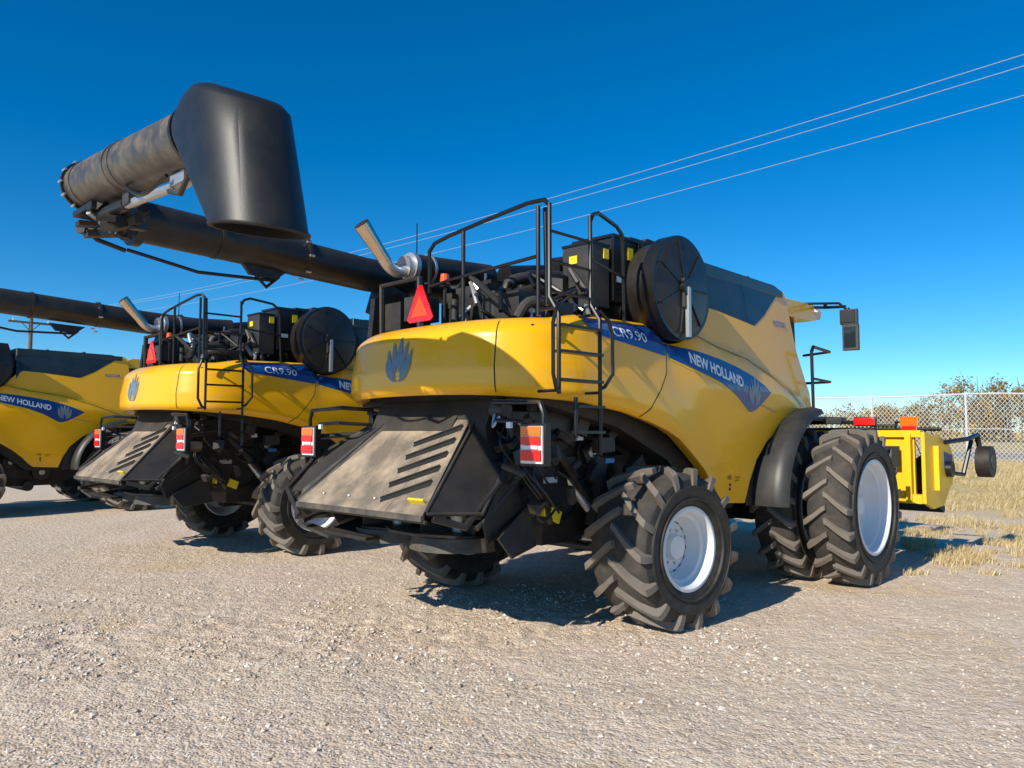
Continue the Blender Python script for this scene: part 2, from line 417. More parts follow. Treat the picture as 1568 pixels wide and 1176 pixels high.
def build_fenders():
    P=Part()
    for sg in (-1,1):
        n=24; cu,cz=3.45,.98
        def fn(a,b):
            th=R_(178-a*84); r=1.13+.09*a
            w=[(1.42,-.0),(1.70,.035),(1.83,-.0),(1.86,-.06)][int(round(b*3))]
            return lv((cu+math.cos(th)*(r+w[1])*1.08,sg*w[0],cz+math.sin(th)*(r+w[1])))
        P.grid(fn,n,3,'fend')
        def fn2(a,b):
            th=R_(178-a*84); r=1.13+.09*a-.03
            return lv((cu+math.cos(th)*r*1.08,sg*(1.42+.42*b),cz+math.sin(th)*r))
        P.grid(fn2,n,1,'blk')
        def fn3(a,b):
            th=R_(178-a*84); r=(1.15+.09*a)*(1-b)+b*1.30
            return lv((cu+math.cos(th)*r*1.08,sg*(1.43),cz+math.sin(th)*r))
        P.grid(fn3,n,2,'fend')
    return P.mesh('fenders',50)
def build_rear():
    P=Part()
    P.prism([(-1.6,2.2),(-1.72,1.95),(-1.6,1.3),(-1.2,1.0),(-.5,1.0),(-.4,2.2)],-.86,.86,'dk')
    a=(-1.66,2.03); b=(-2.52,1.215)
    P.poly([(a[0],-.5,a[1]),(a[0],.42,a[1]),(b[0],.46,b[1]),(b[0],-.95,b[1])],.02,'tray')
    P.poly([(a[0],-.5,a[1]),(b[0],-.95,b[1]),(b[0]+.1,-1.02,b[1]+.12),(a[0],-.75,a[1]-.05)],.02,'tray2')
    P.poly([(a[0],.425,a[1]),(a[0]-.02,.62,a[1]-.02),(b[0],.96,b[1]),(b[0],.465,b[1])],.02,'tray')
    P.box((-2.52,0.0,1.20),(.04,1.92,.05),'tray2')
    P.tube([(-2.5,-.97,1.17),(-2.5,.98,1.17)],.016,'gry')
    P.poly([(-1.60,-.48,2.13),(-1.60,.42,2.13),(-1.80,.47,1.915),(-1.80,-.58,1.915)],.014,'gry')
    d=Vector((b[0]-a[0],b[1]-a[1])).normalized()
    for k in range(6):
        t=.10+.145*k
        c=(a[0]+(b[0]-a[0])*t,a[1]+(b[1]-a[1])*t)
        v1=.58+.28*t; v0=v1-.50
        du=.24
        p0=Vector((c[0],c[1])); p1=Vector((c[0]+d.x*du,c[1]+d.y*du))
        nx,nz=(-.69,.73)
        if t<.7: P.poly([(p0.x+nx*.014,v1,p0.y+nz*.014),(p1.x+nx*.014,v0,p1.y+nz*.014),(p1.x+d.x*.045+nx*.014,v0+.03,p1.y+d.y*.045+nz*.014),(p0.x+d.x*.055+nx*.014,v1+.01,p0.y+d.y*.055+nz*.014)],.004,'hole')
        if t<.7: P.poly([(p0.x+nx*.012,v1,p0.y+nz*.012),(p1.x+nx*.012,v0,p1.y+nz*.012),(p1.x+nx*.03,v0,p1.y+nz*.03),(p0.x+nx*.04,v1,p0.y+nz*.04)],.008,'gry')
    for v in (-.62,-.2,.2):
        P.tube([(-2.44,v,1.31),(-2.435,v,1.325)],.014,'alu',8)
    for sg in (1,-1):
        P.poly([(-1.62,sg*.64,2.05),(-1.5,sg*1.02,1.75),(-2.05,sg*1.16,1.2),(-2.5,sg*.98,1.23)],.02,'blk')
        P.tube([(-1.62,sg*.66,2.06),(-1.52,sg*1.03,1.77),(-2.05,sg*1.17,1.22),(-2.5,sg*.99,1.24)],.014,'gry',8)
        P.tube([(-1.62,sg*.66,2.06),(-2.5,sg*.98,1.25)],.014,'gry',8)
        P.poly([(-1.55,sg*1.03,1.72),(-2.05,sg*1.17,1.15),(-1.95,sg*1.12,.95),(-1.35,sg*1.0,1.2)],.02,'dk')
        P.tube([(-1.5,sg*.98,2.05),(-1.75,sg*1.12,1.5),(-2.2,sg*1.12,1.12),(-2.45,sg*1.0,1.2)],.03,'blk')
        P.tube([(-1.4,sg*1.0,1.5),(-2.1,sg*1.15,1.1)],.025,'gry')
        P.poly([(-1.3,sg*1.0,1.25),(-1.9,sg*1.2,1.0),(-1.75,sg*1.22,.82),(-1.2,sg*1.0,.85)],.02,'gry')
    P.poly([(-1.35,-1.0,2.1),(-1.6,-1.35,1.85),(-2.0,-1.6,1.5),(-2.3,-1.45,1.28),(-2.3,-1.05,1.32),(-1.75,-.8,1.8)],.02,'dk')
    P.poly([(-1.75,-1.15,1.55),(-2.25,-1.5,1.25),(-2.2,-1.55,.98),(-1.7,-1.2,1.0)],.02,'dk')
    P.poly([(-1.5,-1.2,1.5),(-1.9,-1.7,1.35),(-1.8,-1.75,1.0),(-1.4,-1.25,.95)],.02,'dk')
    P.tube([(-1.4,-1.2,2.0),(-1.9,-1.66,1.62),(-2.25,-1.62,1.3),(-2.3,-1.3,1.05)],.028,'blk')
    P.tube([(-2.45,-1.0,1.02),(-2.1,-1.3,1.04),(-1.45,-1.5,1.07)],.028,'gry')
    P.poly([(-2.35,-1.25,.97),(-2.40,-.6,.90),(-2.25,-.55,.89),(-2.2,-1.2,.95)],.03,'gry')
    P.poly([(-2.35,-.75,.93),(-2.25,-.2,.90),(-1.9,-.3,.89),(-1.6,-1.2,.97)],.03,'dk')
    for sg in (1,-1):
        c=(-1.65,sg*.45,.98)
        P.tube([(c[0],c[1],.93),(c[0],c[1],.98)],.40,'blk',28)
        P.tube([(c[0],c[1],.97),(c[0],c[1],1.2)],.09,'alu',12)
        for k in range(4):
            th=k*math.pi/2+.4
            P.box((c[0]+.22*math.cos(th),c[1]+.22*math.sin(th),1.03),(.32,.03,.09),'gry',(0,0,-th))
        vs=[];n=18
        for i in range(n+1):
            th=math.pi/2+math.pi*i/n*1.0
            for r,z in ((.44,.96),(.47,.84)):
                vs.append(lv((c[0]+r*math.cos(th),c[1]+r*math.sin(th),z)))
        P.add(vs,[(2*i,2*i+2,2*i+3,2*i+1) for i in range(n)],'tray2')
    P.poly([(-1.95,-.3,.985),(-2.12,.0,.985),(-2.15,.4,.985),(-2.0,.78,.985),(-1.8,.7,.975),(-1.8,-.2,.975)],.025,'tray2')
    P.box((-2.44,.80,1.32),(.02,.2,.08),'lab',(0,R_(-47),0))
    P.box((-1.2,1.05,1.18),(.02,.12,.1),'lab'); P.box((-.85,.93,1.1),(.16,.02,.12),'lab',(0,.4,0))
    P.box((-.55,1.0,1.85),(.1,.012,.06),'white')
    rnd=random.Random(11)
    for i in range(46):
        sg=1 if rnd.random()<.65 else -1
        u=rnd.uniform(-1.65,-.9); v=sg*rnd.uniform(.9,1.3); z=rnd.uniform(1.2,2.15)
        if rnd.random()<.5: P.box((u,v,z),(rnd.uniform(.05,.22),rnd.uniform(.05,.2),rnd.uniform(.04,.2)),rnd.choice(('blk','gry','dk','blkc')),(rnd.uniform(-.4,.4),rnd.uniform(-.6,.6),rnd.uniform(-.5,.5)))
        else:
            P.tube([(u,v,z),(u+rnd.uniform(-.1,.2),v+rnd.uniform(-.25,.1)*sg,z+rnd.uniform(-.2,.1))],rnd.uniform(.015,.05),rnd.choice(('blk','gry','blkc','alu')) if i%7==0 else 'blk',10)
    for i in range(14):
        u=rnd.uniform(-1.7,-1.3); v=rnd.uniform(.85,1.2); z=rnd.uniform(1.7,2.15)
        P.tube([(u,v,z),(u-.12,v+.06,z-.18),(u+.05,v+.1,z-.4),(u+.3,v,z-.55)],.012,'blkc',6,smooth=5)
    P.tube([(-1.75,1.0,2.1),(-1.75,1.16,2.1)],.07,'gry',16); P.tube([(-1.82,1.08,2.06),(-1.86,1.1,1.95),(-1.82,1.14,2.04)],.012,'alu',6,smooth=4)
    P.tube([(-1.5,.95,1.72),(-1.2,1.1,1.3),(-1.0,1.0,1.05)],.03,'gry')
    P.tube([(-1.9,1.25,1.62),(-1.75,1.35,1.55),(-1.65,1.1,1.45)],.025,'gry')
    for sg in (1,-1):
        P.tube([(-1.6,sg*1.0,2.14),(-1.9,sg*1.15,2.16),(-1.92,sg*1.70,2.14),(-1.92,sg*1.74,2.05),(-1.92,sg*1.74,1.90)],.02,'blkc',8)
        P.tube([(-1.6,sg*1.0,1.98),(-1.9,sg*1.2,2.0),(-1.92,sg*1.55,1.99)],.018,'blkc',8)
        P.tube([(-1.2,sg*1.1,1.9),(-1.9,sg*1.66,1.85)],.03,'blk',8)
        P.box((-1.94,sg*1.67,1.80),(.07,.27,.34),'blkc')
        P.box((-1.982,sg*1.67,1.80),(.02,.235,.30),'lwhite')
        P.box((-1.996,sg*1.67,1.910),(.02,.215,.075),'amber')
        P.box((-1.998,sg*1.67,1.832),(.02,.21,.065),'red')
        P.box((-1.996,sg*1.67,1.78),(.02,.15,.03),'lwhite')
        P.box((-1.998,sg*1.67,1.715),(.02,.22,.085),'red')
        P.box((-1.985,sg*1.42,1.96),(.03,.05,.05),'lwhite')
    return P.mesh('rear')
def build_ladder():
    P=Part(); v=1.68; r=.019
    uL,uR=-1.66,-1.10
    for u,zb in ((uL,2.22),(uR,1.70)):
        P.tube([(u,v-.1,3.86),(u,v-.1,3.05),(u,v,2.9),(u,v+.0,2.5),(u,v,zb)],r,'blkc',8)
    P.tube([(uL+.1,1.46,3.0),(uL+.08,1.46,3.86)],r,'blkc',8)
    for z in (3.62,3.36,3.1): P.tube([(uL,v-.1,z),(uR,v-.1,z)],.014,'blkc',8)
    for z in (2.80,2.58,2.34,2.12,1.9): P.box(((uL+uR)/2 if z>2.2 else uR-.16,v,z),(uR-uL if z>2.2 else .36,.09,.025),'blkc')
    P.tube([(uR-.34,v,2.2),(uR-.34,v,1.85)],r,'blkc',8)
    P.tube([(uL+.02,v,2.98),(uL-.08,v+.04,2.92),(uL-.13,v+.05,2.8),(uL-.13,v+.05,2.38),(uL-.06,v+.02,2.27),(uL,v,2.24)],r*.9,'blkc',8)
    P.tube([(uR,v,2.98),(uR+.09,v+.03,2.9),(uR+.12,v+.05,2.78),(uR+.12,v+.05,2.42),(uR+.04,v+.02,2.3),(uR,v,2.28)],r*.9,'blkc',8)
    for z in (3.0,2.3):
        P.tube([(uL,v,z-.05),(uL,1.45,z-.05)],.015,'blkc',6); P.tube([(uR,v,z-.05),(uR,1.45,z-.05)],.015,'blkc',6)
    P.tube([(uR,v-.1,3.80),(uR+.04,v-.1,3.88),(uR+.15,v-.12,3.92),(-.52,1.45,3.90),(-.42,1.44,3.84),(-.38,1.42,3.7),(-.34,1.40,3.0)],r,'blkc',8)
    P.tube([(uR,v-.1,3.46),(-.36,1.42,3.42)],.014,'blkc',8)
    P.tube([(uL,v-.1,3.84),(uL-.02,v-.14,3.89),(uL-.02,1.35,3.90),(-1.64,.9,3.88),(-1.62,.25,3.82),(-1.60,.0,3.79),(-1.60,-.08,3.72),(-1.58,-.1,3.3)],r,'blkc',8)
    P.tube([(uL,1.45,3.42),(-1.62,.25,3.38),(-1.60,-.08,3.36)],r*.9,'blkc',8)
    P.tube([(-1.62,.45,3.84),(-1.62,.45,2.95)],r,'blkc',8)
    P.tube([(-1.62,.55,3.38),(-1.35,.85,3.0)],.03,'gry',8)
    P.tube([(uL,1.45,3.86),(uL,1.45,2.9)],r,'blkc',8)
    return P.mesh('ladder')
def build_engine():
    P=Part()
    n=40; pts=[]
    for i in range(n+1):
        s=-s_of_u(.9)+2*s_of_u(.9)*i/n; pts.append(surf(s,2.90,-.12)+Vector((0,0,-.02)))
    P.add(pts,[tuple(range(len(pts)))],'blk')
    P.box((-.35,-.1,3.08),(1.5,.75,.45),'dk'); P.box((-.35,-.1,3.36),(1.3,.5,.2),'gry'); P.box((-.3,-.1,3.48),(1.1,.28,.1),'blk')
    for k in range(6): P.tube([(-.85+.2*k,.08,3.35),(-.85+.2*k,.32,3.30),(-.85+.2*k,.42,3.1)],.035,'dk',8,smooth=4)
    P.tube([(-.95,.42,3.12),(.2,.42,3.12)],.07,'blk',12)
    P.tube([(.3,.2,3.1),(.1,.5,3.45),(-.2,.55,3.55),(-.75,.5,3.5)],.075,'blk',14,smooth=5)
    P.tube([(-.75,.5,3.5),(-1.0,.45,3.4),(-1.05,.4,3.1)],.06,'gry',12,smooth=4)
    P.tube([(-1.30,-.72,3.70),(-.15,-.72,3.76)],.15,'blk',24); P.tube([(-1.36,-.72,3.70),(-1.30,-.72,3.70)],.155,'alu',24)
    P.tube([(-1.43,-.72,3.69),(-1.35,-.72,3.70)],.12,'alu',20)
    for u in (-1.1,-.7,-.35): P.tube([(u,-.72,3.708),(u+.03,-.72,3.71)],.158,'alu',24)
    P.tube([(-1.38,-.72,3.68),(-1.5,-.72,3.62),(-1.62,-.72,3.66),(-1.72,-.72,3.76)],.062,'alu',16,smooth=5)
    P.tube([(-1.64,-.72,3.68),(-1.75,-.72,3.80),(-1.98,-.72,4.05)],.07,'chr',18,rs=[.066,.068,.088])
    P.tube([(-1.981,-.72,4.051),(-1.985,-.72,4.055)],.078,'hole',18)
    P.tube([(-.15,-.72,3.76),(.2,-.6,3.7),(.3,-.3,3.5)],.09,'alu',14,smooth=4)
    for u in (-1.2,-.3): P.box((u,-.72,3.3),(.05,.1,.75),'blk')
    P.tube([(-1.5,-.35,2.95),(-1.5,-.35,3.5),(-1.5,-1.0,3.5),(-1.5,-1.0,2.95)],.03,'blk',8)
    P.box((-1.42,-.85,3.15),(.12,.3,.3),'dk'); P.box((-1.35,-.5,3.2),(.3,.22,.25),'gry')
    P.prism([(-1.5,2.9),(-1.45,3.40),(-1.1,3.5),(-.5,2.9)],-1.28,-1.2,'blk')
    for k in range(3): P.tube([(-1.25+.25*k,-1.30,3.2),(-1.25+.25*k,-1.19,3.2)],.07,'hole',14)
    P.tube([(-1.55,.1,2.9),(-1.55,.1,3.34)],.015,'blkc',8)
    P.tube([(-1.55,.1,3.34),(-1.55,.1,3.37)],.06,'blkc',14); P.tube([(-1.55,.1,3.37),(-1.55,.1,3.47)],.05,'beacon',14,rs=[.052,.042])
    def tri(u,h,mat,t):
        z0=3.01; hw=h*.60
        P.poly([(u,-hw-.0,z0),(u,-hw+.04,z0-.03),(u,hw-.04,z0-.03),(u,hw,z0),(u,.03,z0+h),(u,-.03,z0+h)],t,mat)
    tri(-1.78,.33,'red',.012); 
    P.poly([(-1.79,-.13,3.03),(-1.79,.13,3.03),(-1.79,.0,3.24)],.008,'orange')
    P.box((-1.74,0,3.0),(.04,.05,.3),'blkc')
    rnd=random.Random(21)
    for i in range(90):
        u=rnd.uniform(-1.35,.2); v=rnd.uniform(-.5,1.15); z=rnd.uniform(2.95,3.45)-.1*abs(u+.5)
        k=rnd.random()
        if k<.40: P.box((u,v,z),(rnd.uniform(.05,.2),rnd.uniform(.05,.2),rnd.uniform(.05,.25)),rnd.choice(('blk','gry','dk','dk','blkc')),(0,0,rnd.uniform(-.4,.4)))
        elif k<.62: P.tube([(u,v,z-.15),(u,v,z+.1)],rnd.uniform(.02,.07),rnd.choice(('blk','gry','alu','dk','blk')),12)
        else:
            P.tube([(u,v,z),(u+rnd.uniform(-.2,.2),v+rnd.uniform(-.2,.2),z+.15),(u+rnd.uniform(-.4,.4),v+rnd.uniform(-.3,.3),z-.1)],rnd.uniform(.012,.03),rnd.choice(('blkc','blkc','gry','alu')),7,smooth=5)
    P.box((-1.15,.65,3.12),(.35,.5,.25),'gry'); P.tube([(-1.2,.75,3.2),(-.9,.8,3.3)],.09,'blk',14)
    P.tube([(-1.45,1.0,2.95),(-1.35,1.05,3.1),(-1.1,1.1,3.12),(-.9,1.05,3.02)],.05,'gry',10,smooth=4)
    P.box((-.10,1.0,3.55),(.42,.5,.66),'blk'); P.box((-.10,1.0,3.89),(.46,.54,.03),'blkc')
    P.box((-.50,1.05,3.45),(.26,.38,.62),'gry'); P.box((-.50,1.05,3.77),(.28,.40,.025),'blkc')
    P.box((-.635,1.0,3.62),(.012,.10,.08),'lab'); P.box((-.02,1.256,3.74),(.09,.012,.13),'lab'); P.box((-.20,1.256,3.45),(.12,.012,.06),'white')
    P.box((-.42,1.245,3.68),(.08,.012,.10),'lab')
    for k in range(5): P.box((-.10,1.254,3.3+.05*k),(.3,.012,.012),'blkc')
    for u in (-.32,.12): P.box((u,1.26,3.55),(.025,.025,.66),'blkc')
    P.tube([(-.55,1.2,3.2),(-.55,1.25,3.0),(-.3,1.28,2.95)],.03,'blkc',8,smooth=4)
    P.box((.12,1.1,3.88),(.25,.3,.10),'gry')
    P.tube([(.40,1.22,3.40),(.40,1.50,3.40)],.50,'blk',40); P.tube([(.40,1.47,3.40),(.40,1.62,3.40)],.545,'blkc',48)
    P.tube([(.40,1.62,3.40),(.40,1.64,3.40)],.50,'blk',48,rs=[.50,.46])
    P.tube([(.40,1.62,3.40),(.40,1.69,3.40)],.09,'blkc',20)
    P.box((.40,1.68,3.14),(.05,.04,.52),'alu'); P.box((.36,1.66,3.34),(.05,.04,.30),'gry')
    for k in range(7):
        th=k*math.pi/3.5; P.box((.40+.29*math.cos(th),1.645,3.40+.29*math.sin(th)),(.40,.014,.018),'blkc',(0,-th,0))
    P.prism([(.12,2.86),(.05,3.2),(.08,3.75),(.35,3.98),(.9,3.96),(1.05,3.5),(.95,2.9)],.2,1.22,'dk')
    P.tube([(-.15,.3,3.72),(.15,.3,3.80),(.4,.3,3.78)],.11,'blk',16); P.tube([(-.4,-.2,3.66),(.3,-.2,3.78)],.12,'blkc',18)
    P.box((.75,-.5,3.35),(.5,1.2,.9),'dk'); P.box((.3,-1.0,3.3),(.9,.5,.7),'dk')
    # radio whip
    P.tube([(-.9,-1.15,3.4),(-.9,-1.15,4.35)],.008,'blkc',5)
    return P.mesh('engine')
def build_tank():
    P=Part()
    P.box((2.22,0,3.45),(2.34,2.6,.74),'navy')
    P.prism([(1.05,3.82),(1.3,3.86),(3.1,3.84),(3.36,3.78),(3.36,3.7),(1.05,3.7)],-1.35,1.35,'navy')
    P.box((1.06,0,3.45),(.03,2.7,.82),'navy')
    for u in (1.7,2.5): P.box((u,0,3.865),(.05,2.6,.03),'blk')
    line(P,[(1.12,3.35),(1.12,3.84)],.015,'hole',e=.012); line(P,[(2.2,3.27),(2.2,3.82)],.008,'hole',e=.010)
    return P.mesh('tank')
def build_cab():
    P=Part()
    P.prism([(3.45,1.9),(3.42,3.55),(4.7,3.62),(4.85,2.7),(4.5,1.75)],-.80,.80,'glass')
    for sg in (-1,1):
        P.tube([(3.5,sg*.82,1.85),(3.47,sg*.82,3.6)],.05,'blkc'); P.tube([(4.5,sg*.82,1.75),(4.86,sg*.82,2.7),(4.75,sg*.84,3.6)],.04,'blkc')
    P.prism([(3.35,3.55),(3.38,3.68),(3.7,3.80),(4.9,3.82),(5.2,3.74),(5.15,3.62),(4.8,3.56)],-1.12,1.12,'yel')
    P.box((5.16,0,3.66),(.08,1.9,.09),'blkc')
    for sg in (-1,1):
        P.tube([(4.95,sg*1.0,3.80),(4.92,sg*1.3,3.76),(4.9,sg*1.6,3.74)],.022,'blkc',8)
        P.tube([(4.7,sg*1.05,3.82),(4.9,sg*1.5,3.80),(4.9,sg*1.62,3.68)],.018,'blkc',8)
        P.tube([(4.9,sg*1.3,3.76),(4.9,sg*1.3,3.82)],.03,'gry',8)
        P.box((4.9,sg*1.64,3.58),(.10,.24,.22),'gry',(0,0,.15)); P.box((4.9,sg*1.66,3.28),(.09,.22,.38),'gry',(0,0,.15))
        P.box((4.845,sg*1.64,3.58),(.012,.20,.18),'blkc',(0,0,.15)); P.box((4.85,sg*1.66,3.28),(.012,.16,.30),'glass',(0,0,.15))
        P.tube([(4.9,sg*1.64,3.72),(4.9,sg*1.66,3.1)],.015,'blkc',8)
        P.tube([(4.95,sg*1.05,3.78),(5.0,sg*1.12,3.70)],.06,'lwhite',10)
    for sg in (-1,1):
        P.box((4.0,sg*1.35,2.08),(1.1,.7,.06),'blk')
        P.tube([(3.66,sg*1.6,2.14),(3.64,sg*1.6,2.98),(3.70,sg*1.6,3.05),(4.25,sg*1.6,3.02)],.022,'blkc',8)
        P.tube([(3.66,sg*1.6,2.62),(4.25,sg*1.6,2.60)],.018,'blkc',8)
        P.tube([(4.25,sg*1.6,3.02),(4.30,sg*1.2,3.0)],.018,'blkc',8); P.tube([(4.25,sg*1.6,2.60),(4.30,sg*1.2,2.6)],.018,'blkc',8)
        P.box((3.9,sg*1.85,2.03),(.06,.9,.05),'blkc'); P.box((3.88,sg*1.75,2.05),(.12,.3,.08),'gry')
        P.box((3.86,sg*2.18,2.04),(.05,.26,.10),'red'); P.box((3.9,sg*2.18,2.04),(.04,.28,.12),'blkc')
        P.tube([(3.9,sg*2.3,2.05),(3.9,sg*2.3,1.75)],.02,'blkc',8)
    return P.mesh('cab')
def build_auger(folded=True):
    P=Part()
    if folded:
        pts=[(1.5,-1.45,3.2),(1.5,-1.6,3.6),(1.35,-1.75,3.76),(1.0,-1.8,3.79),(-1.16,-1.8,3.80),(-2.3,-1.8,3.86),(-3.85,-1.8,3.93)]
    else:
        pts=[(1.5,-1.45,3.2),(1.5,-1.6,3.6),(1.35,-1.75,3.76),(1.0,-1.8,3.80),(-1.16,-1.8,3.86),(-3.4,-1.8,3.98),(-4.2,-1.85,4.0)]
    P.tube(pts,.20,'blk',28)
    for u in (-.6,-2.0,-3.0,-3.8):
        z=lerp_t([(-4,pts[-1][2]),(1,3.79)],u); P.tube([(u,-1.8,z),(u-.04,-1.8,z+.001)],.216,'blk',28)
    for k in range(8):
        P.tube([(-2.0,-1.8+.23*math.cos(k*.78),3.845+.23*math.sin(k*.78)),(-2.06,-1.8+.23*math.cos(k*.78),3.847+.23*math.sin(k*.78))],.014,'alu',6)
    P.box((-.8,-1.75,3.45),(.5,.3,.35),'blk',(0,.3,0)); P.box((-.9,-1.5,3.2),(.35,.5,.5),'dk')
    P.tube([(-3.9,-1.75,3.62),(-3.2,-1.8,3.52),(-2.4,-1.8,3.55),(-2.25,-1.8,3.66)],.018,'blkc',8)
    P.poly([(-2.75,-1.8,3.70),(-2.65,-1.8,3.58),(-2.35,-1.8,3.56),(-2.2,-1.8,3.68)],.05,'blk')
    P.tube([(-2.6,-1.8,3.60),(-2.45,-1.8,3.47),(-2.3,-1.8,3.60)],.016,'blkc',8)
    if folded:
        P.tube([(-3.78,-1.8,3.93),(-3.86,-1.8,3.93)],.25,'blk',28)
        P.box((-4.05,-1.70,3.80),(.35,.35,.10),'blk',(0,-.3,0)); P.box((-4.1,-1.65,3.72),(.4,.12,.06),'gry',(0,-.2,0)); P.box((-4.25,-1.5,3.86),(.25,.5,.05),'blk')
        P.tube([(-4.3,-1.8,3.80),(-4.15,-1.8,3.68),(-3.9,-1.8,3.62)],.022,'blk',8); P.tube([(-4.35,-1.4,3.82),(-4.1,-1.5,3.7)],.03,'alu',8)
        rnd=random.Random(5)
        for i in range(22):
            P.box((-4.22+rnd.uniform(-.15,.3),-1.60+rnd.uniform(-.2,.6),3.82+rnd.uniform(-.12,.05)),(rnd.uniform(.04,.16),rnd.uniform(.04,.16),rnd.uniform(.03,.1)),rnd.choice(('blk','gry','dk')),(0,rnd.uniform(-1,1),rnd.uniform(-1,1)))
        P.tube([(-4.28,-1.68,4.12),(-4.28,-.6,4.05),(-4.28,.80,3.94)],.205,'aug',32)
        for v,z,r in ((-1.68,4.12,.226),(-1.52,4.11,.212),(-.70,4.058,.211),(-.58,4.05,.211),(.66,3.953,.222)):
            P.tube([(-4.28,v-.016,z),(-4.28,v+.016,z-.001)],r,'blk' if r>.215 else 'aug',32)
        for k in range(12): 
            th=k*math.pi/6; P.tube([(-4.28+.225*math.cos(th),-1.72,4.12+.225*math.sin(th)),(-4.28+.225*math.cos(th),-1.64,4.12+.225*math.sin(th))],.011,'alu',6)
        P.tube([(-4.26,-.8,3.77),(-4.26,.25,3.70)],.035,'alu',12); P.tube([(-4.26,-1.3,3.80),(-4.26,-.75,3.77)],.05,'blk',12)
        P.box((-4.26,-.65,3.81),(.1,.14,.14),'gry'); P.box((-4.26,.35,3.72),(.10,.24,.08),'alu'); P.tube([(-4.36,-.5,3.84),(-4.38,-.1,3.68),(-4.36,.3,3.74)],.015,'blkc',6,smooth=5)
        P.tube([(-4.3,.2,3.66),(-4.3,.4,3.6),(-4.3,.52,3.7)],.02,'gry',8)
        bm=bmesh.new(); n=44
        def ring(c,ax,bx):
            for i in range(n):
                a=2*math.pi*i/n; bm.verts.new(Vector(lv(c))+Vector(lv(ax))*math.cos(a)+Vector(lv(bx))*math.sin(a))
        U=-4.28
        BC,BH=1.53,.315
        ring((U,.72,3.95),(0.225,0,0),(0,.017,.225))
        ring((U,.86,3.985),(.245,0,0),(0,.03,.265))
        ring((U,1.20,4.07),(.24,0,0),(0,.385,-.14))
        ring((U,1.24,4.01),(.27,0,0),(0,.42,-.16))
        ring((U,1.31,3.75),(.285,0,0),(0,.40,-.13))
        ring((U,BC,3.12),(.285,0,0),(0,BH,-.05))
        bmesh.ops.convex_hull(bm,input=bm.verts)
        bmesh.ops.delete(bm,geom=[v for v in bm.verts if not v.link_faces],context='VERTS')
        bm.normal_update(); bm.verts.ensure_lookup_table()
        idx={v:i for i,v in enumerate(bm.verts)}
        low=set(f for f in bm.faces if f.normal.z<-.95)
        P.add([v.co.copy() for v in bm.verts],[tuple(idx[v] for v in f.verts) for f in bm.faces if f not in low],'rub')
        bm.free()
        vs=[]
        for k,(sc,dz,dv_) in enumerate(((1,0,0),(.93,.0,0),(.80,.25,-.05))):
            for i in range(n):
                a=2*math.pi*i/n; vs.append(lv((U+.285*sc*math.cos(a),BC+dv_+BH*sc*math.sin(a),3.12-.05*math.sin(a)*sc+dz)))
        P.add(vs,[(k*n+i,k*n+(i+1)%n,(k+1)*n+(i+1)%n,(k+1)*n+i) for k in range(2) for i in range(n)]+[tuple(range(2*n,3*n))],'hole')
        P.tube([(U+.287*math.cos(2*math.pi*i/n),BC+(BH+.002)*math.sin(2*math.pi*i/n),3.13-.05*math.sin(2*math.pi*i/n)) for i in range(n+1)],.010,'rub',6)
    return P.mesh('auger',48)
